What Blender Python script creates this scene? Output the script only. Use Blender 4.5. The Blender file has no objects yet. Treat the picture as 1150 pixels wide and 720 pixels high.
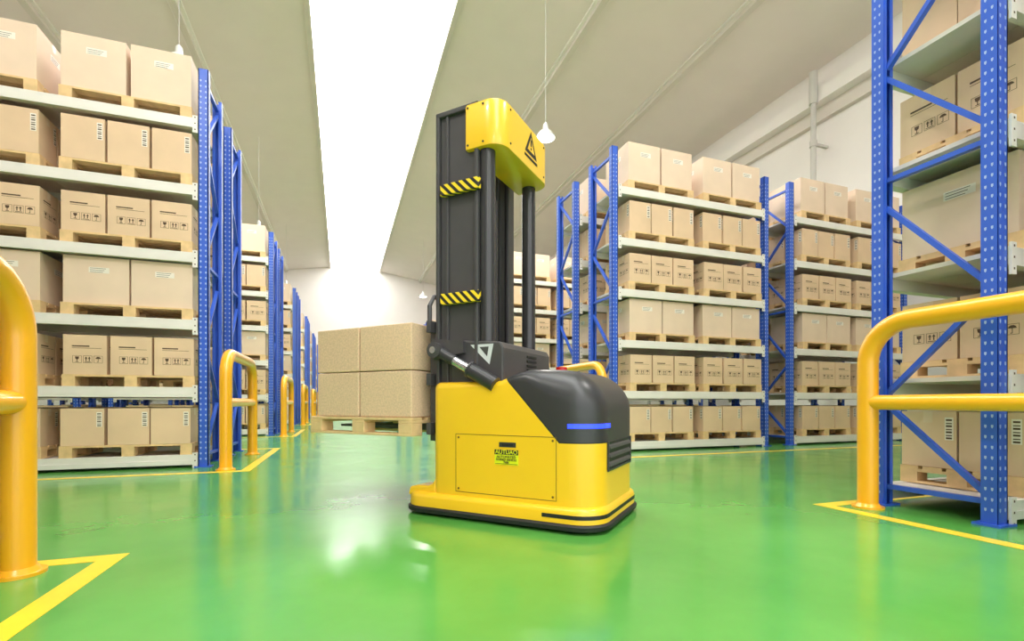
import bpy, bmesh, math, random
from mathutils import Vector, Matrix
random.seed(7)
S = bpy.context.scene
COL = S.collection
S.view_settings.view_transform = 'Standard'

# ------------------------------------------------------------ materials
def srgb(r, g, b):
    f = lambda c: ((c/255)/12.92 if c/255 <= .04045 else (((c/255)+.055)/1.055)**2.4)
    return (f(r), f(g), f(b), 1)

def mat(name, col, rough=.5, metal=0, noise=0, nscale=8, coat=0, bump=0, bscale=40, emit=None, es=0, spec=.5):
    m = bpy.data.materials.new(name); m.use_nodes = True
    nt = m.node_tree; N = nt.nodes; L = nt.links
    b = N['Principled BSDF']
    b.inputs['Base Color'].default_value = col
    b.inputs['Roughness'].default_value = rough
    b.inputs['Metallic'].default_value = metal
    b.inputs['Coat Weight'].default_value = coat
    b.inputs['Coat Roughness'].default_value = .08
    b.inputs['Specular IOR Level'].default_value = spec
    tc = N.new('ShaderNodeTexCoord')
    if noise:
        n = N.new('ShaderNodeTexNoise'); n.inputs['Scale'].default_value = nscale; n.inputs['Detail'].default_value = 5
        L.new(tc.outputs['Object'], n.inputs['Vector'])
        r = N.new('ShaderNodeValToRGB')
        r.color_ramp.elements[0].position = .3; r.color_ramp.elements[1].position = .7
        r.color_ramp.elements[0].color = tuple(c*(1-noise) for c in col[:3])+(1,)
        r.color_ramp.elements[1].color = tuple(min(1, c*(1+noise)) for c in col[:3])+(1,)
        L.new(n.outputs['Fac'], r.inputs['Fac']); L.new(r.outputs['Color'], b.inputs['Base Color'])
    if bump:
        n2 = N.new('ShaderNodeTexNoise'); n2.inputs['Scale'].default_value = bscale
        L.new(tc.outputs['Object'], n2.inputs['Vector'])
        bp = N.new('ShaderNodeBump'); bp.inputs['Strength'].default_value = bump; bp.inputs['Distance'].default_value = .01
        L.new(n2.outputs['Fac'], bp.inputs['Height']); L.new(bp.outputs['Normal'], b.inputs['Normal'])
    if emit:
        b.inputs['Emission Color'].default_value = emit; b.inputs['Emission Strength'].default_value = es
    return m

M = {}
M['blue'] = mat('blue_paint', srgb(52, 94, 205), .35, noise=.08, nscale=3)
M['slot'] = mat('post_slots', srgb(160, 180, 226), .5)  # brightness seen through open slots is painted in as a pale colour
M['beam'] = mat('beam_paint', srgb(228, 223, 216), .4, noise=.03, nscale=4)
M['deck'] = mat('deck_steel', srgb(224, 216, 210), .5, noise=.04, nscale=5)
M['card'] = mat('cardboard', srgb(226, 194, 160), .75, noise=.06, nscale=3)
M['card2'] = mat('cardboard_pale', srgb(230, 204, 180), .75, noise=.05, nscale=3)
M['tape'] = mat('parcel_tape', srgb(232, 206, 176), .35)
M['ink'] = mat('black_ink', srgb(40, 32, 28), .7)
M['bink'] = mat('box_print', srgb(88, 66, 50), .7)
M['label'] = mat('paper_label', srgb(240, 230, 218), .6)
M['wood'] = mat('pallet_wood', srgb(228, 192, 140), .7, noise=.12, nscale=12)
M['byel'] = mat('barrier_yellow', srgb(248, 176, 30), .3, coat=.4)
M['ryel'] = mat('machine_yellow', srgb(246, 194, 34), .32, coat=.35)
M['blk'] = mat('black_plastic', srgb(52, 51, 54), .34, bump=.03, bscale=300)
M['dark'] = mat('dark_steel', srgb(70, 67, 69), .42, noise=.08, nscale=6)
M['rub'] = mat('rubber', srgb(28, 28, 30), .55)
M['tube'] = mat('column_tube', srgb(60, 58, 60), .25, metal=.2)
M['chrome'] = mat('chrome_rod', srgb(210, 210, 214), .25, metal=.9)
M['seam'] = mat('panel_seam', srgb(110, 82, 18), .6)
M['led'] = mat('blue_led', srgb(20, 40, 255), .3, emit=srgb(40, 62, 255), es=3)
M['red'] = mat('red_button', srgb(200, 30, 25), .3)
M['lyel'] = mat('label_yellow', srgb(228, 232, 30), .4)
M['lgrey'] = mat('light_mark', srgb(205, 207, 210), .4)
M['line'] = mat('floor_line_yellow', srgb(246, 204, 50), .3, noise=.06, nscale=6)
M['ceil'] = mat('ceiling_paint', srgb(238, 227, 222), .8, noise=.015, nscale=1.5)
M['rib'] = mat('ceiling_rib_paint', srgb(222, 213, 204), .7)
M['wall'] = mat('wall_paint', srgb(242, 236, 232), .8, noise=.015, nscale=1.5)
M['grey'] = mat('grey_steel', srgb(205, 200, 194), .5)
M['sky'] = mat('skylight_glazing', (1, 1, 1, 1), .5, emit=(.985, .99, 1, 1), es=7.2)
M['lamp'] = mat('lamp_glow', (1, 1, 1, 1), .5, emit=(1, .97, .92, 1), es=12)
M['lampb'] = mat('lamp_shade', srgb(235, 235, 230), .4)
M['particle'] = mat('load_cardboard', srgb(226, 192, 158), .8, noise=.13, nscale=90)

def hazard():
    m = bpy.data.materials.new('hazard_stripes'); m.use_nodes = True
    nt = m.node_tree; N = nt.nodes; L = nt.links; b = N['Principled BSDF']
    tc = N.new('ShaderNodeTexCoord'); sx = N.new('ShaderNodeSeparateXYZ'); L.new(tc.outputs['Object'], sx.inputs[0])
    a = N.new('ShaderNodeMath'); a.operation = 'ADD'; L.new(sx.outputs['X'], a.inputs[0]); L.new(sx.outputs['Z'], a.inputs[1])
    a2 = N.new('ShaderNodeMath'); a2.operation = 'SUBTRACT'; L.new(a.outputs[0], a2.inputs[0]); L.new(sx.outputs['Y'], a2.inputs[1])
    k = N.new('ShaderNodeMath'); k.operation = 'MULTIPLY'; k.inputs[1].default_value = 20; L.new(a2.outputs[0], k.inputs[0])
    fr = N.new('ShaderNodeMath'); fr.operation = 'FRACT'; L.new(k.outputs[0], fr.inputs[0])
    g = N.new('ShaderNodeMath'); g.operation = 'GREATER_THAN'; g.inputs[1].default_value = .5; L.new(fr.outputs[0], g.inputs[0])
    mx = N.new('ShaderNodeMix'); mx.data_type = 'RGBA'; L.new(g.outputs[0], mx.inputs['Factor'])
    mx.inputs[6].default_value = srgb(30, 30, 30); mx.inputs[7].default_value = srgb(245, 210, 40)
    L.new(mx.outputs[2], b.inputs['Base Color']); b.inputs['Roughness'].default_value = .4
    return m
M['haz'] = hazard()

def floor_mat():
    m = bpy.data.materials.new('green_epoxy'); m.use_nodes = True
    nt = m.node_tree; N = nt.nodes; L = nt.links; b = N['Principled BSDF']
    tc = N.new('ShaderNodeTexCoord')
    n = N.new('ShaderNodeTexNoise'); n.inputs['Scale'].default_value = .9; n.inputs['Detail'].default_value = 6; n.inputs['Roughness'].default_value = .6
    L.new(tc.outputs['Object'], n.inputs['Vector'])
    r = N.new('ShaderNodeValToRGB')
    r.color_ramp.elements[0].position = .3; r.color_ramp.elements[1].position = .72
    r.color_ramp.elements[0].color = srgb(78, 150, 62); r.color_ramp.elements[1].color = srgb(98, 168, 78)
    L.new(n.outputs['Fac'], r.inputs['Fac']); L.new(r.outputs['Color'], b.inputs['Base Color'])
    n2 = N.new('ShaderNodeTexNoise'); n2.inputs['Scale'].default_value = 2.3; n2.inputs['Detail'].default_value = 8; n2.inputs['Roughness'].default_value = .65
    L.new(tc.outputs['Object'], n2.inputs['Vector'])
    mr = N.new('ShaderNodeMapRange'); mr.inputs['From Min'].default_value = .3; mr.inputs['From Max'].default_value = .7
    mr.inputs['To Min'].default_value = .11; mr.inputs['To Max'].default_value = .25
    L.new(n2.outputs['Fac'], mr.inputs['Value']); L.new(mr.outputs[0], b.inputs['Roughness'])
    n3 = N.new('ShaderNodeTexNoise'); n3.inputs['Scale'].default_value = 4; n3.inputs['Detail'].default_value = 2
    L.new(tc.outputs['Object'], n3.inputs['Vector'])
    bp = N.new('ShaderNodeBump'); bp.inputs['Strength'].default_value = .05; bp.inputs['Distance'].default_value = .01
    L.new(n3.outputs['Fac'], bp.inputs['Height']); L.new(bp.outputs['Normal'], b.inputs['Normal'])
    b.inputs['Specular IOR Level'].default_value = .65
    return m
M['floor'] = floor_mat()

# ------------------------------------------------------------ mesh builder
class MB:
    def __init__(s): s.v = []; s.f = []; s.m = []; s.mats = []
    def mi(s, k):
        if k not in s.mats: s.mats.append(k)
        return s.mats.index(k)
    def face(s, pts, k):
        i = len(s.v); s.v += [tuple(p) for p in pts]; s.f.append(tuple(range(i, i+len(pts)))); s.m.append(s.mi(k))
    def box(s, x0, x1, y0, y1, z0, z1, k):
        s.hexa([(x0,y0,z0),(x1,y0,z0),(x1,y1,z0),(x0,y1,z0),(x0,y0,z1),(x1,y0,z1),(x1,y1,z1),(x0,y1,z1)], k)
    def hexa(s, P, k):
        i = len(s.v); s.v += [tuple(p) for p in P]
        for q in ((0,3,2,1),(4,5,6,7),(0,1,5,4),(1,2,6,5),(2,3,7,6),(3,0,4,7)):
            s.f.append(tuple(i+a for a in q)); s.m.append(s.mi(k))
    def bar(s, p0, p1, w, h, k, up=(0,0,1)):
        p0 = Vector(p0); p1 = Vector(p1); d = (p1-p0).normalized(); u = Vector(up)
        a = d.cross(u).normalized()*w/2; b = a.normalized().cross(d).normalized()*h/2
        s.hexa([p0-a-b, p0+a-b, p1+a-b, p1-a-b, p0-a+b, p0+a+b, p1+a+b, p1-a+b], k)
    def tube(s, path, r, k, n=16, caps=True):
        path = [Vector(p) for p in path]; rings = []
        rs = r if isinstance(r, (list, tuple)) else [r]*len(path)
        ref = None
        for j, p in enumerate(path):
            t = (path[min(j+1, len(path)-1)]-path[max(j-1, 0)]).normalized()
            if ref is None:
                ref = t.orthogonal().normalized()
            ref = (ref - t*ref.dot(t)).normalized(); b = t.cross(ref)
            i = len(s.v)
            for a in range(n):
                an = 2*math.pi*a/n
                s.v.append(tuple(p+(ref*math.cos(an)+b*math.sin(an))*rs[j]))
            rings.append(i)
        mi = s.mi(k)
        for j in range(len(rings)-1):
            for a in range(n):
                s.f.append((rings[j]+a, rings[j]+(a+1) % n, rings[j+1]+(a+1) % n, rings[j+1]+a)); s.m.append(mi)
        if caps:
            s.f.append(tuple(rings[0]+a for a in reversed(range(n)))); s.m.append(mi)
            s.f.append(tuple(rings[-1]+a for a in range(n))); s.m.append(mi)
    def prism(s, poly, y0, y1, k):
        i = len(s.v); n = len(poly); mi = s.mi(k)
        s.v += [(a, y0, b) for a, b in poly]+[(a, y1, b) for a, b in poly]
        s.f.append(tuple(i+j for j in range(n))); s.m.append(mi)
        s.f.append(tuple(i+n+j for j in reversed(range(n)))); s.m.append(mi)
        for j in range(n):
            s.f.append((i+j, i+n+j, i+n+(j+1) % n, i+(j+1) % n)); s.m.append(mi)
    def mesh(s, name, sharp=None, recalc=True):
        me = bpy.data.meshes.new(name); me.from_pydata(s.v, [], s.f)
        for k in s.mats: me.materials.append(M[k])
        me.polygons.foreach_set('material_index', s.m)
        if recalc or sharp:
            bm = bmesh.new(); bm.from_mesh(me)
            if recalc: bmesh.ops.recalc_face_normals(bm, faces=bm.faces)
            if sharp:
                for f in bm.faces: f.smooth = True
                for e in bm.edges:
                    if len(e.link_faces) == 2 and e.calc_face_angle(0) > math.radians(sharp): e.smooth = False
            bm.to_mesh(me); bm.free()
        me.update(); return me
    def obj(s, name, loc=(0,0,0), parent=None, sharp=None, bevel=0, recalc=True, seg=2):
        return place(s.mesh(name, sharp, recalc), name, loc, parent, bevel, seg)

def place(me, name, loc=(0,0,0), parent=None, bevel=0, seg=2):
    o = bpy.data.objects.new(name, me); COL.objects.link(o); o.location = loc
    if parent: o.parent = parent
    if bevel:
        b = o.modifiers.new('bevel', 'BEVEL'); b.width = bevel; b.segments = seg; b.limit_method = 'ANGLE'; b.angle_limit = math.radians(40)
    return o
def empty(name, loc=(0,0,0), rz=0):
    o = bpy.data.objects.new(name, None); COL.objects.link(o); o.location = loc; o.rotation_euler = (0,0,rz); o.empty_display_size = .2
    return o

# ------------------------------------------------------------ room
Y0, Y1 = -10.0, 33.4
XL, XR = -8.5, 10.2
SX0, SX1 = -.66, 2.36
ZR, ZE = 9.45, 8.2
b = MB(); b.box(XL-.2, XR+.2, Y0-.2, Y1+.2, -.2, 0, 'floor'); b.obj('floor')
b = MB()
b.prism([(XL, ZE), (SX0, ZR), (SX0, ZR+.15), (XL, ZE+.15)], Y0, Y1, 'ceil')
b.prism([(SX1, ZR), (XR, ZE), (XR, ZE+.15), (SX1, ZR+.15)], Y0, Y1, 'ceil')
b.obj('ceiling')
b = MB(); b.box(SX0, SX1, Y0, Y1, ZR+.05, ZR+.1, 'sky'); b.obj('skylight')
def zc(x): return ZR-(SX0-x)*(ZR-ZE)/(SX0-XL) if x < SX0 else ZR-(x-SX1)*(ZR-ZE)/(XR-SX1)
b = MB()
for x in (SX0-.06, SX1+.06): b.box(x-.06, x+.06, Y0, Y1, ZR-.1, ZR+.06, 'rib')
b.obj('trim_1')
b = MB()
for x in (5.1, 7.7, -3.3, -5.9):
    b.box(x-.07, x+.07, Y0, Y1, zc(x)-.12, zc(x)+.05, 'rib')
    b.box(x-.14, x+.14, Y0, Y1, zc(x)-.02, zc(x)+.05, 'wall')
b.obj('trim_2')
b = MB(); b.prism([(XL, 0), (XR, 0), (XR, ZE), (SX1, ZR), (SX0, ZR), (XL, ZE)], Y1, Y1+.2, 'wall'); b.obj('wall_north')
b = MB(); b.box(XR, XR+.2, Y0, Y1, 0, ZE+.1, 'wall'); b.obj('wall_east')
b = MB()
b.box(XR-.35, XR, Y0, Y1, 7.25, 7.55, 'wall'); b.box(XR-.12, XR, Y0, Y1, 6.95, 7.25, 'rib')
b.obj('trim_3')
b = MB(); b.box(XL-.2, XL, Y0, Y1, 0, ZE+.1, 'wall'); b.obj('wall_west')
b = MB(); b.box(XL, XL+.35, Y0, Y1, 7.25, 7.55, 'wall'); b.obj('trim_4')
# south wall, out of view; big opening added to let fill light in
b = MB()
b.box(XL, XL+1.0, Y0-.2, Y0, 0, ZE, 'wall'); b.box(XR-1.0, XR, Y0-.2, Y0, 0, ZE, 'wall')
b.box(XL+1.0, XR-1.0, Y0-.2, Y0, 7.6, ZE, 'wall')
b.prism([(XL, ZE), (XR, ZE), (SX1, ZR), (SX0, ZR)], Y0-.2, Y0, 'wall')
b.obj('wall_south')
for i, y in enumerate((1.7, 7.75, 13.75, 19.75, 25.75)):
    b = MB(); b.tube([(0,0,0),(0,0,7.9)], .055, 'grey', 14)
    for z in (4.9, 6.3, 7.35):
        b.box(-.08, .42, -.03, .03, z, z+.05, 'grey'); b.tube([(0,0,z-.04),(0,0,z+.09)], .075, 'grey', 14)
    b.tube([(0,0,7.2),(0,0,7.9)], .085, 'grey', 14)
    b.obj('wall_pipe', (XR-.43, y, 0), sharp=40)

# ------------------------------------------------------------ rack
RW, RD, PH = 2.58, .56, 4.0
LEV = [.13+.672*i for i in range(6)]
def rack_frames():
    b = MB()
    for px in (0, RW):
        for py, sgn in ((0, -1), (RD, 1)):
            w = .045; dp = .035
            yf = py+sgn*dp
            b.box(px-w, px+w, min(yf, yf-sgn*.008), max(yf, yf-sgn*.008), 0.01, PH, 'blue')
            for s in (-1, 1):
                x = px+s*w
                b.box(min(x, x-s*.008), max(x, x-s*.008), py-dp, py+dp, 0.01, PH, 'blue')
                b.box(min(x-s*.008, x-s*.03), max(x-s*.008, x-s*.03), py-sgn*dp-.003, py-sgn*dp+.003, 0.01, PH, 'blue')
            b.box(px-.075, px+.075, py-.06, py+.06, 0, .012, 'blue')
            n = int((PH-.1)/.055)
            for i in range(n):
                z = .08+i*.055
                for dx in (-.022, .022):
                    y = yf+sgn*.0012
                    b.face([(px+dx-.007, y, z), (px+dx, y, z-.008), (px+dx+.007, y, z), (px+dx+.007, y, z+.014), (px+dx-.007, y, z+.014)], 'slot')
                for s in (-1, 1):
                    x = px+s*(w+.0012)
                    for dy in (-.014, .014):
                        b.face([(x, py+dy-.005, z), (x, py+dy, z-.007), (x, py+dy+.005, z), (x, py+dy+.005, z+.012), (x, py+dy-.005, z+.012)], 'slot')
        F, R = .03, RD-.03
        for (ya, za, yb, zb) in ((F, .16, R, .64), (R, .7, F, 1.22), (F, 1.3, R, 1.88), (F, 2.15, R, 2.7), (R, 2.76, F, 3.28), (F, 3.34, R, 3.84)):
            b.bar((px, ya, za), (px, yb, zb), .028, .035, 'blue', up=(1, 0, 0))
        for z in (.12, 2.05, 3.9):
            b.bar((px, F, z), (px, R, z), .028, .035, 'blue', up=(1, 0, 0))
    return b.mesh('rack_frames')
def rack_shelves():
    b = MB()
    for z in LEV:
        for y0, sg in ((-.035, -1), (RD+.035, 1)):
            ya = y0+sg*.004; yb = y0-sg*.045
            b.box(.048, RW-.048, min(ya, yb), max(ya, yb), z-.1, z, 'beam')
            yc = y0+sg*.012
            b.box(.048, RW-.048, min(yc, ya), max(yc, ya), z-.1, z-.055, 'beam')
            for x0, x1 in ((.046, .09), (RW-.09, RW-.046)):
                yd = y0+sg*.016
                b.box(x0, x1, min(yd, ya), max(yd, ya), z-.15, z+.02, 'beam')
                for zz in (-.12, -.06, 0.0):
                    ye = yd+sg*.001
                    xm = (x0+x1)/2
                    b.face([(xm-.006, ye, z+zz-.006), (xm+.006, ye, z+zz-.006), (xm+.006, ye, z+zz+.006), (xm-.006, ye, z+zz+.006)], 'bink')
        n = 8; w = (RW-.1)/n
        for i in range(n):
            b.box(.05+i*w+.002, .05+(i+1)*w-.002, .01, RD-.01, z-.03, z-.004, 'deck')
    return b.mesh('rack_shelves')

PW = 1.06
def pallet(b, cx, cy, z, w=PW, d=.62, h=.11):
    x0, x1 = cx-w/2, cx+w/2; y0, y1 = cy-d/2, cy+d/2
    n = 5; sw = d/(n+.9)
    for i in range(n):
        y = y0+i*(d-sw)/(n-1)
        b.box(x0, x1, y, y+sw, z+h-.018, z+h, 'wood')
    for cxx in (x0, cx-.05, x1-.1):
        b.box(cxx, cxx+.1, y0, y1, z+h-.036, z+h-.018, 'wood')
        b.box(cxx, cxx+.1, y0, y1, z, z+.016, 'wood')
        for yy in (y0, cy-.05, y1-.1):
            b.box(cxx, cxx+.1, yy, yy+.1, z+.016, z+h-.036, 'wood')

def on_face(o, ax, az, n, pts, off=.0012):
    return [o+ax*p[0]+az*p[1]+n*off for p in pts]
def rect(a, b_, c, d): return [(a, b_), (c, b_), (c, d), (a, d)]
def glyphs(b, o, ax, az, n, s):
    for j, t in enumerate(('glass', 'arrows', 'umb')):
        c = (j-1)*s*1.3
        def A(pts): b.face(on_face(o, ax, az, n, [(c+p[0]*s, p[1]*s) for p in pts]), 'bink')
        for q in (rect(-.55, -.55, .55, -.51), rect(-.55, .51, .55, .55), rect(-.55, -.55, -.51, .55), rect(.51, -.55, .55, .55)): A(q)
        if t == 'glass':
            A([(-.25, .4), (-.2, .05), (-.04, -.05), (.04, -.05), (.2, .05), (.25, .4)])
            A(rect(-.04, -.35, .04, -.05)); A(rect(-.2, -.42, .2, -.34))
        elif t == 'arrows':
            for q in (-.2, .2):
                A([(q-.17, .12), (q+.17, .12), (q, .42)]); A(rect(q-.06, -.25, q+.06, .12))
            A(rect(-.4, -.42, .4, -.34))
        else:
            A([(-.35, .1), (.35, .1), (.28, .28), (.12, .4), (-.12, .4), (-.28, .28)])
            A(rect(-.03, -.35, .03, .1)); A(rect(-.16, -.42, .03, -.35))
def carton(b, x0, x1, y0, y1, z0, z1, kind, k='card'):
    b.box(x0, x1, y0, y1, z0, z1, k)
    V = Vector
    cx, cy, cz = (x0+x1)/2, (y0+y1)/2, (z0+z1)/2
    w, d, h = x1-x0, y1-y0, z1-z0
    fr = [(V((cx, y0, cz)), V((1,0,0)), V((0,0,1)), V((0,-1,0)), w), (V((x1, cy, cz)), V((0,1,0)), V((0,0,1)), V((1,0,0)), d),
          (V((x0, cy, cz)), V((0,-1,0)), V((0,0,1)), V((-1,0,0)), d)]
    b.face([(x0, cy-.025, z1+.001), (x1, cy-.025, z1+.001), (x1, cy+.025, z1+.001), (x0, cy+.025, z1+.001)], 'tape')
    for (o, ax, az, n, ww) in fr[1:]:
        b.face(on_face(o, ax, az, n, rect(-.025, h/2-.07, .025, h/2)), 'tape')
    for idx, (o, ax, az, n, ww) in enumerate(fr):
        if kind == 'print':
            s = .062 if idx == 0 else .055
            glyphs(b, o+az*(-h*.12)+ax*(ww*.06), ax, az, n, s)
            b.face(on_face(o, ax, az, n, rect(-ww*.30, h*.16, ww*.38, h*.168)), 'bink')
            b.face(on_face(o, ax, az, n, rect(-ww*.30, h*.2, ww*.1, h*.23)), 'bink')
        elif kind == 'code':
            x = ww*.5-.06
            b.face(on_face(o, ax, az, n, rect(x, 0, x+.045, h*.40)), 'label')
            for q in range(7):
                zz = h*.02+q*h*.053
                b.face(on_face(o, ax, az, n, rect(x+.007, zz, x+.038, zz+h*(.018 if q % 2 else .03)), .002), 'bink')
        elif kind == 'label':
            b.face(on_face(o, ax, az, n, rect(-.06, h*.16, .10, h*.28)), 'label')
            for q in range(3):
                b.face(on_face(o, ax, az, n, rect(-.05, h*.175+q*.017, .05+.012*q, h*.175+q*.017+.004), .002), 'bink')

def stock(seed):
    rnd = random.Random(seed); P = MB(); B = MB()
    spec = [('code', 3, .332, .30, .35, 'card'), ('print', 3, .332, .30, .37, 'card'), ('label', 2, .51, .58, .445, 'card2'),
            ('print', 3, .335, .30, .37, 'card'), ('code', 3, .332, .30, .40, 'card'), ('label', 2, .50, .57, .515, 'card2')]
    for li, z in enumerate(LEV):
        kind, n, w, d, h, k = spec[li]
        for cx in (.22+PW/2, RW-.09-PW/2):
            cx += rnd.uniform(-.012, .012); cy = RD/2+rnd.uniform(-.01, .01)
            pallet(P, cx, cy, z+.001)
            step = PW/n
            for i in range(n):
                x = cx-PW/2+step*(i+.5)+rnd.uniform(-.006, .006)
                rows = [cy] if d > .5 else [cy-.155, cy+.155]
                for yy in rows:
                    yj = yy+rnd.uniform(-.006, .006)
                    z0 = z+.113
                    carton(B, x-w/2, x+w/2, yj-d/2, yj+d/2, z0, z0+h, kind, k)
    return P.mesh('wooden_pallets', recalc=False), B.mesh('cardboard_boxes', recalc=False)

FR = rack_frames(); SH = rack_shelves(); ST = [stock(i) for i in range(3)]
cnt = 0
def put_rack(x, y):
    global cnt
    e = empty('pallet_rack', (x, y, 0))
    place(FR, 'end_frames', parent=e); place(SH, 'shelves', parent=e)
    p, c = ST[cnt % 3]; cnt += 1
    place(p, 'wooden_pallets', (x, y, 0)); place(c, 'cardboard_boxes', (x, y, 0))
GY = [5.62+4.9*i for i in range(-1, 6)]
for gi, gy in enumerate(GY):
    for dy in (0, 1.08):
        put_rack(-1.31-RW, gy+dy)
        put_rack(-1.31-RW-.5-RW, gy+dy)
        yr = gy-.12+dy
        xr = 3.36
        if gi == 0: yr -= .13; xr = 3.26
        put_rack(xr, yr)
        put_rack(xr+RW+.5, yr)

# ------------------------------------------------------------ barriers
def barrier_mesh():
    b = MB(); L = 1.47; H = 1.13; R = .24; r = .055
    path = [(0,0,0), (0,0,.3), (0,0,H-R)]
    for i in range(1, 11):
        a = math.pi/2*i/10; path.append((0, R-R*math.cos(a), H-R+R*math.sin(a)))
    for i in range(0, 11):
        a = math.pi/2*i/10; path.append((0, L-R+R*math.sin(a), H-R+R*math.cos(a)))
    path += [(0, L, .3), (0, L, 0)]
    b.tube(path, r, 'byel', 28)
    b.tube([(0, 0, .65), (0, L, .65)], .045, 'byel', 20)
    for y in (0, L):
        b.tube([(0, y, 0), (0, y, .012)], .085, 'byel', 28); b.tube([(0, y, .012), (0, y, .03)], [.068, .058], 'byel', 28)
    return b.mesh('safety_barrier', sharp=40)
BM = barrier_mesh()
for i in range(-1, 6):
    place(BM, 'safety_barrier', (-1.05 if i >= 0 else -1.155, 5.27+4.9*i if i >= 0 else 2.335-1.47, 0))
    place(BM, 'safety_barrier', (3.07, 5.27+4.9*i if i >= 0 else 2.07-1.47, 0))

# ------------------------------------------------------------ floor markings
def marking(x, xo, ya, yb):
    b = MB(); w = .085; z = .002
    s = 1 if xo > x else -1
    b.box(min(x, x+s*w), max(x, x+s*w), ya, yb, .0004, z, 'line')
    for y0 in (ya, yb-w):
        b.box(min(x+s*w, xo), max(x+s*w, xo), y0, y0+w, .0004, z, 'line')
    b.obj('floor_marking')
for i in range(0, 6):
    g = 4.9*i
    marking(-.82, -7.2, 5.1+g, 7.55+g); marking(2.83, 9.3, 4.85+g, 7.4+g)
marking(-.86, -7.2, -.1, 2.5); marking(2.83, 9.3, -.2, 2.25)

# ------------------------------------------------------------ pendant lamps
def lamp_mesh():
    b = MB()
    b.tube([(0,0,0),(0,0,.05),(0,0,.12),(0,0,.18),(0,0,.28),(0,0,.32)], [.19,.185,.13,.06,.05,.02], 'lampb', 24, caps=False)
    b.tube([(0,0,-.01),(0,0,.02)], [.15, .175], 'lamp', 24)
    return b
for x in (-2.5, 4.0):
    for y in (-6.8, 1.2, 9.2, 17.2, 25.2):
        b = lamp_mesh(); b.tube([(0,0,.31),(0,0,zc(x)-6.15+.02)], .006, 'grey', 6)
        o = b.obj('pendant_lamp', (x, y, 6.15), sharp=50, recalc=False)
        l = bpy.data.lights.new('lamp_light', 'AREA'); l.shape = 'DISK'; l.size = .3; l.energy = 110; l.color = (1, .97, .92)
        lo = bpy.data.objects.new('bulb', l); COL.objects.link(lo); lo.parent = o; lo.location = (0, 0, -.02)

# ------------------------------------------------------------ robot forklift
RB = empty('autonomous_pallet_stacker', (1.041, 2.741, 0), math.radians(-47))
def rr_pts(x0, x1, hw, rr, rf, o=0, n=8):
    x0 += o; x1 -= o; hw -= o
    rr = max(min(rr-o, hw), .004); rf = max(min(rf-o, hw), .004)
    P = []
    for (cx, cy, r, a0) in ((x1-rf, hw-rf, rf, 0), (x0+rr, hw-rr, rr, 90), (x0+rr, -hw+rr, rr, 180), (x1-rf, -hw+rf, rf, 270)):
        for i in range(n+1):
            a = math.radians(a0+90*i/n); P.append((cx+r*math.cos(a), cy+r*math.sin(a)))
    return P
def densify(P, m=10):
    Q = []
    for i in range(len(P)):
        a = P[i]; c = P[(i+1) % len(P)]; Q.append(a)
        if i % 9 == 8:
            for j in range(1, m): Q.append((a[0]+(c[0]-a[0])*j/m, a[1]+(c[1]-a[1])*j/m))
    return Q
def ring_loft(b, rings, k, cap_top=True, cap_bot=True):
    idx = []
    for r in rings:
        idx.append(len(b.v)); b.v += [tuple(p) for p in r]
    n = len(rings[0]); mi = b.mi(k)
    for j in range(len(rings)-1):
        for a in range(n):
            b.f.append((idx[j]+a, idx[j]+(a+1) % n, idx[j+1]+(a+1) % n, idx[j+1]+a)); b.m.append(mi)
    if cap_bot: b.f.append(tuple(idx[0]+a for a in reversed(range(n)))); b.m.append(mi)
    if cap_top: b.f.append(tuple(idx[-1]+a for a in range(n))); b.m.append(mi)
def sstep(a, c, x):
    t = min(1, max(0, (x-a)/(c-a))); return t*t*(3-2*t)
BX0, BX1, BH = -.40, .594, .378
def ztop(x): return .766+.058*sstep(.02, .2, x)-.045*sstep(.34, .6, x)
def rad(x): return .04+.13*sstep(.1, .42, x)
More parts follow.
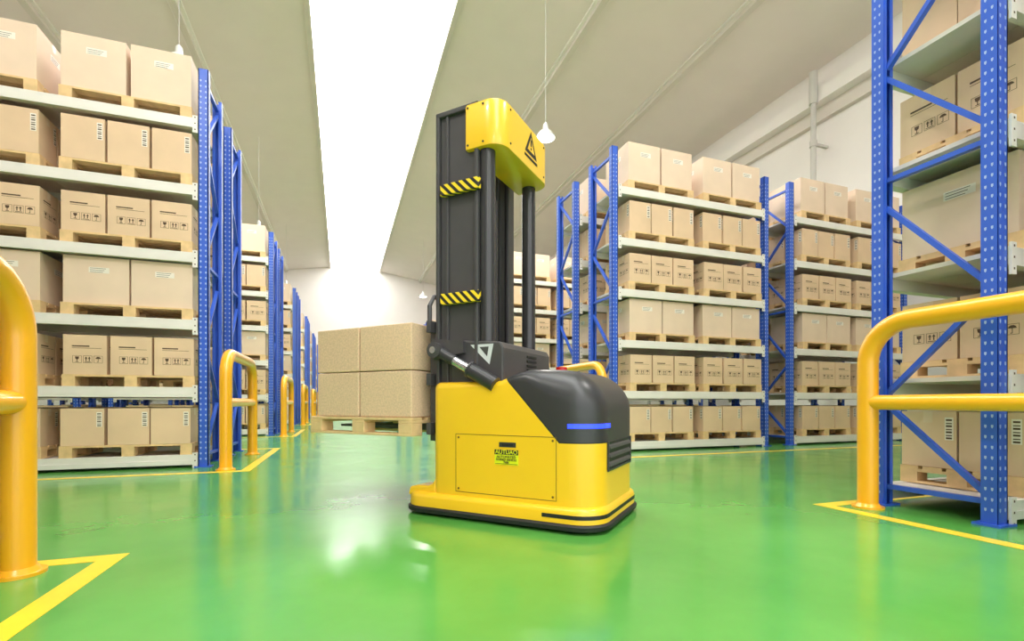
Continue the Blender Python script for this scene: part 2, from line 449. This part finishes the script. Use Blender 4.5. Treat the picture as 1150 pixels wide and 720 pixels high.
def body():
    b = MB()
    def pt(o): return densify(rr_pts(BX0, BX1, BH, .05, .16, o))
    base = pt(0); rings = []
    for k in range(0, 9):
        t = k/8
        rings.append([(x, y, .11+(ztop(x)-rad(x)-.11)*t) for x, y in base])
    cache = {}
    N = 8
    for k in range(1, N+1):
        a = math.pi/2*k/N; r = []
        for i, (x, y) in enumerate(base):
            R = rad(x); o = round(R*(1-math.cos(a)), 4)
            if o not in cache: cache[o] = pt(o)
            q = cache[o][i]; r.append((q[0], q[1], ztop(q[0])-R+R*math.sin(a)))
        rings.append(r)
    for k in range(1, 8):
        r = []
        for i, (x, y) in enumerate(base):
            R = rad(x); o = round(R+(.368-R)*k/7, 4)
            if o not in cache: cache[o] = pt(o)
            q = cache[o][i]; r.append((q[0], q[1], ztop(q[0])))
        rings.append(r)
    ring_loft(b, rings, 'ryel')
    me = bpy.data.meshes.new('body'); me.from_pydata(b.v, [], b.f)
    me.materials.append(M['ryel']); me.materials.append(M['blk']); me.materials.append(M['rub'])
    bm = bmesh.new(); bm.from_mesh(me)
    bmesh.ops.recalc_face_normals(bm, faces=bm.faces)
    p1 = Vector((.10, 0, .766)); n1 = Vector((.315, 0, .29)).normalized(); p2 = Vector((0, 0, .45)); n2 = Vector((0, 0, 1))
    q1 = p1-n1*.006; q2 = p2-n2*.006
    for p, n in ((p1, n1), (p2, n2), (q1, n1), (q2, n2)):
        bmesh.ops.bisect_plane(bm, geom=bm.verts[:]+bm.edges[:]+bm.faces[:], plane_co=p, plane_no=n)
    for f in bm.faces:
        c = f.calc_center_median()
        if (c-p1).dot(n1) > 0 and c.z > p2.z: f.material_index = 1
        elif (c-q1).dot(n1) > 0 and c.z > q2.z: f.material_index = 2
        else: f.material_index = 0
        f.smooth = True
    for e in bm.edges:
        if len(e.link_faces) == 2 and e.calc_face_angle(0) > math.radians(40): e.smooth = False
    bm.to_mesh(me); bm.free()
    return place(me, 'body_shell', parent=RB)
body()
b = MB()
def skr(o, z): return [(x, y, z) for x, y in densify(rr_pts(-.60, .612, .408, .13, .15, o))]
ring_loft(b, [skr(0, .045), skr(0, .10), skr(.006, .117), skr(.02, .127), skr(.06, .132)], 'ryel')
ring_loft(b, [skr(.004, .012), skr(-.012, .02), skr(-.014, .04), skr(-.002, .05)], 'rub')
b.obj('skirt', parent=RB, sharp=40)
b = MB()
for s in (-1, 1):
    a, c = s*.37, s*.22
    b.prism([(-.585, .10), (-.38, .10), (-.38, .22), (-.405, .18), (-.44, .165), (-.52, .16), (-.57, .15)], min(a, c), max(a, c), 'ryel')
b.obj('rear_fairings', parent=RB, bevel=.012, seg=3)
def band(x0, x1, hw, rr, rf, o, z0, z1, ok, k, name):
    P = densify(rr_pts(x0, x1, hw, rr, rf, o), 24); Q = densify(rr_pts(x0, x1, hw, rr, rf, o+.01), 24)
    b = MB(); n = len(P)
    for i in range(n):
        a, c = P[i], P[(i+1) % n]; a2, c2 = Q[i], Q[(i+1) % n]
        if ok(a) and ok(c):
            b.hexa([(a[0], a[1], z0), (c[0], c[1], z0), (c2[0], c2[1], z0), (a2[0], a2[1], z0), (a[0], a[1], z1), (c[0], c[1], z1), (c2[0], c2[1], z1), (a2[0], a2[1], z1)], k)
    return b.obj(name, parent=RB)
band(-.60, .612, .408, .13, .15, -.0015, .074, .094, lambda p: p[0] > .28, 'rub', 'bumper_groove')
band(BX0, BX1, BH, .05, .16, -.002, .520, .542, lambda p: (p[0] > .41 and p[1] < -.18), 'led', 'status_light')
b = MB()
for x, y in ((-.45, -.25), (-.45, .25), (.35, 0)):
    b.tube([(x, y-.04, .035), (x, y+.04, .035)], .035, 'rub', 20)
b.obj('wheels', parent=RB, sharp=40)
b = MB()
for s in (-1, 1):
    y = s*(BH+.0012)
    def R(x0, x1, z0, z1, k, off=0):
        yy = y+s*off; b.box(x0, x1, min(yy, yy-s*.003), max(yy, yy-s*.003), z0, z1, k)
    R(-.235, .375, .472, .475, 'seam'); R(-.235, .375, .150, .153, 'seam'); R(-.235, -.232, .150, .475, 'seam'); R(.372, .375, .150, .475, 'seam')
    for x in (-.215, .355):
        for z in (.17, .455): b.tube([(x, y-s*.001, z), (x, y+s*.002, z)], .006, 'seam', 10)
    R(.045, .145, .412, .438, 'blk', .001); R(.062, .128, .418, .430, 'rub', .002)
    R(.018, .160, .318, .398, 'lyel', .001); R(.018, .160, .372, .398, 'ink', .002)
    R(.022, .156, .322, .324, 'ink', .002)
b.obj('side_panels', parent=RB)
def text(s, size, loc, rot, k, name, ext=.0008):
    c = bpy.data.curves.new(name, 'FONT'); c.body = s; c.size = size; c.align_x = 'CENTER'; c.align_y = 'CENTER'; c.extrude = ext
    c.materials.append(M[k]); o = bpy.data.objects.new(name, c); COL.objects.link(o); o.parent = RB; o.location = loc; o.rotation_euler = rot
    return o
R90 = math.radians(90)
ys = -BH-.004
text('AUTUAO', .032, (.089, ys, .385), (R90, 0, 0), 'lyel', 'label_title')
text('AUTOMATED', .019, (.089, ys, .360), (R90, 0, 0), 'ink', 'label_line_1')
text('GUIDED VEHICLE', .016, (.089, ys, .345), (R90, 0, 0), 'ink', 'label_line_2')
text('7486', .016, (.089, ys, .331), (R90, 0, 0), 'ink', 'label_line_3')
b = MB()
gx = BX1
b.box(gx-.03, gx+.003, -.235, .235, .305, .45, 'rub')
for i in range(3):
    z = .325+i*.045
    b.hexa([(gx, -.215, z), (gx+.012, -.215, z-.006), (gx+.012, .215, z-.006), (gx, .215, z), (gx, -.215, z+.022), (gx+.009, -.215, z+.010), (gx+.009, .215, z+.010), (gx, .215, z+.022)], 'dark')
for y in (-.23, .23): b.box(gx, gx+.009, y-.008, y+.008, .302, .452, 'blk')
b.box(gx, gx+.009, -.238, .238, .296, .308, 'blk')
b.obj('front_grille', parent=RB, bevel=.003)
b = MB(); b.tube([(.18, .18, .80), (.18, .18, .85)], .025, 'lyel', 16); b.tube([(.18, .18, .85), (.18, .18, .87)], .035, 'red', 16)
b.obj('emergency_button', parent=RB, sharp=40)

# mast
b = MB()
ZT = 2.345
for s, xe in ((-1, -.12), (1, -.23)):
    yo, yi = s*.33, s*.25
    a0, a1 = min(yo, yi), max(yo, yi)
    b.box(-.41, -.385, a0, a1, .14, ZT, 'dark')
    b.box(xe-.025, xe, a0, a1, .76, ZT, 'dark')
    w = yo-s*.02
    b.box(-.385, xe-.025, min(w, w-s*.02), max(w, w-s*.02), .3 if s > 0 else .76, ZT, 'dark')
    wi = yo-s*.008
    b.box(-.345, -.325, min(wi, w), max(wi, w), .76, ZT, 'dark')
    b.box(-.41, xe, a0, a1, ZT-.03, ZT, 'dark')
    i0, i1 = s*.235, s*.165
    b.box(-.37, -.25, min(i0, i1), max(i0, i1), .3, ZT-.06, 'rub')
for z in (.9, 1.6, 2.28):
    b.box(-.40, -.36, -.25, .25, z-.05, z+.05, 'dark')
b.obj('mast_channels', parent=RB, bevel=.006)
b = MB()
for y in (-.27, .27):
    b.tube([(-.09, y, .95), (-.09, y, 2.12)], .045, 'tube', 28)
    b.tube([(-.09, y, .95), (-.09, y, .99)], .056, 'dark', 28)
b.tube([(-.2, -.03, .9), (-.2, -.03, 1.9)], .035, 'tube', 20); b.tube([(-.2, -.03, 1.9), (-.2, -.03, 2.2)], .02, 'chrome', 16)
b.tube([(-.26, .10, .8), (-.26, .10, 2.25)], .012, 'rub', 8); b.tube([(-.26, .13, .8), (-.26, .13, 2.25)], .012, 'rub', 8)
b.obj('mast_columns', parent=RB, sharp=40)
b = MB()
def capr(o, z): return [(x, y, z) for x, y in densify(rr_pts(-.20, .035, .338, .012, .10, o))]
ring_loft(b, [capr(.012, 2.075), capr(.002, 2.079), capr(0, 2.09), capr(0, 2.318), capr(.006, 2.332), capr(.022, 2.340)], 'ryel')
b.obj('mast_head_cover', parent=RB, sharp=35)
b = MB()
fx = .036
def tri(yc, zc_, s, k, off):
    x = fx+off
    b.face([(x, yc-s*.5, zc_-s*.43), (x, yc+s*.5, zc_-s*.43), (x, yc, zc_+s*.45)], k)
tri(.04, 2.235, .17, 'ink', 0); tri(.04, 2.228, .10, 'ryel', .001)
b.box(fx+.001, fx+.002, .031, .049, 2.217, 2.257, 'ink'); b.box(fx+.001, fx+.002, .032, .048, 2.196, 2.209, 'ink')
b.box(fx, fx+.001, -.05, .13, 2.132, 2.148, 'ink')
for yy in (-.23, .23):
    for z in (2.11, 2.30): b.tube([(fx-.01, yy, z), (fx+.003, yy, z)], .006, 'rub', 8)
for x in (-.18, -.08):
    for z in (2.10, 2.31): b.tube([(x, -.335, z), (x, -.341, z)], .006, 'rub', 8)
b.obj('warning_marks', parent=RB)
for z in (1.875, 1.245):
    b = MB(); b.box(-.36, -.10, -.355, -.325, z-.032, z+.032, 'haz')
    b.obj('hazard_bar', parent=RB, bevel=.004)
b = MB()
b.prism([(-.30, .75), (.04, .75), (.04, .95), (.02, .985), (-.22, 1.005), (-.30, .96)], -.325, .325, 'dark')
b.obj('control_housing', parent=RB, bevel=.01)
b = MB()
for i in range(5):
    z = .81+i*.027
    b.box(.041, .046, -.03, .10, z, z+.012, 'rub')
b.face([(-.17, -.3265, .975), (-.02, -.3265, .975), (-.045, -.3265, .86)], 'lgrey')
b.face([(-.11, -.3275, .96), (-.05, -.3275, .96), (-.06, -.3275, .905)], 'dark')
b.obj('housing_vents', parent=RB)
b = MB()
yA = -.365
b.tube([(-.375, yA+.03, .95), (-.375, yA-.035, .95)], .045, 'dark', 24)
b.tube([(-.375, yA-.035, .95), (-.375, yA-.045, .95)], .02, 'chrome', 16)
b.tube([(-.375, yA, .95), (-.25, yA, .885)], .032, 'blk', 20)
b.tube([(-.28, yA, .90), (-.13, yA, .822)], .028, 'chrome', 20)
b.tube([(-.15, yA, .833), (.015, yA, .746)], .042, 'blk', 24)
b.tube([(-.15, yA, .833), (-.14, yA, .828)], .047, 'dark', 24)
b.hexa([(-.41, -.36, .90), (-.2, -.36, .93), (-.2, -.325, .93), (-.41, -.325, .90), (-.41, -.36, 1.02), (-.2, -.36, .995), (-.2, -.325, .995), (-.41, -.325, 1.02)], 'dark')
b.obj('tilt_cylinder', parent=RB, sharp=40)
b = MB()
for y in (-.3, .24): b.box(-.47, -.425, y, y+.06, .42, 1.12, 'dark')
for z in (.46, .75, 1.06): b.box(-.455, -.425, -.36, .36, z, z+.07, 'dark')
for y in (-.21, .09):
    b.box(-.50, -.46, y, y+.12, .47, .95, 'dark')
    b.hexa([(-1.33, y+.02, .485), (-.46, y, .475), (-.46, y+.12, .475), (-1.33, y+.10, .485), (-1.33, y+.02, .50), (-.46, y, .518), (-.46, y+.12, .518), (-1.33, y+.10, .50)], 'dark')
b.tube([(-.445, -.34, 1.1), (-.445, -.34, 1.22), (-.445, -.30, 1.28), (-.445, .30, 1.28), (-.445, .34, 1.22), (-.445, .34, 1.1)], .014, 'dark', 10)
b.obj('fork_carriage', parent=RB, bevel=.004)

# load
LP = empty('wooden_pallet', (1.041, 2.741, 0), math.radians(-47))
b = MB()
x0, x1, hw, z0, h = -1.36, -.515, .42, .45, .11
for i in range(6):
    y = -hw+i*(2*hw-.1)/5; b.box(x0, x1, y, y+.1, z0+h-.018, z0+h, 'wood')
for x in (x0, (x0+x1)/2-.05, x1-.1):
    b.box(x, x+.1, -hw, hw, z0+h-.036, z0+h-.018, 'wood')
    for y in (-hw, -.045, hw-.1):
        b.box(x, x+.1, y, y+(.1 if y != -.045 else .09), z0+.016, z0+h-.036, 'wood')
for y in (-hw, -.045, hw-.1): b.box(x0, x1, y, y+(.1 if y != -.045 else .09), z0, z0+.016, 'wood')
b.obj('boards', parent=LP, bevel=.003)
k = 0
LB = empty('stacked_cartons', (1.041, 2.741, 0), math.radians(-47))
for iz in range(2):
    for ix in range(2):
        for iy in range(2):
            w_ = .366 if ix == 0 else .408
            xx = -1.306 if ix == 0 else -.93
            yy = -.41+iy*.414; zz = .562+iz*.281
            b = MB(); b.box(xx, xx+w_, yy, yy+.402, zz, zz+.276, 'particle')
            k += 1; b.obj('carton_%d' % k, parent=LB, bevel=.006)

# ------------------------------------------------------------ world + camera
w = bpy.data.worlds.new('World'); S.world = w; w.use_nodes = True
bg = w.node_tree.nodes['Background']; bg.inputs[0].default_value = (.97, .98, 1, 1); bg.inputs[1].default_value = 2.5
cam = bpy.data.cameras.new('Camera'); co = bpy.data.objects.new('Camera', cam); COL.objects.link(co)
cam.sensor_width = 36; cam.lens = 540*36/1150; cam.shift_y = .08; cam.clip_end = 200; cam.clip_start = .02
co.location = (0, 0, .65); co.rotation_euler = (math.radians(90), 0, math.radians(-19.5))
S.camera = co
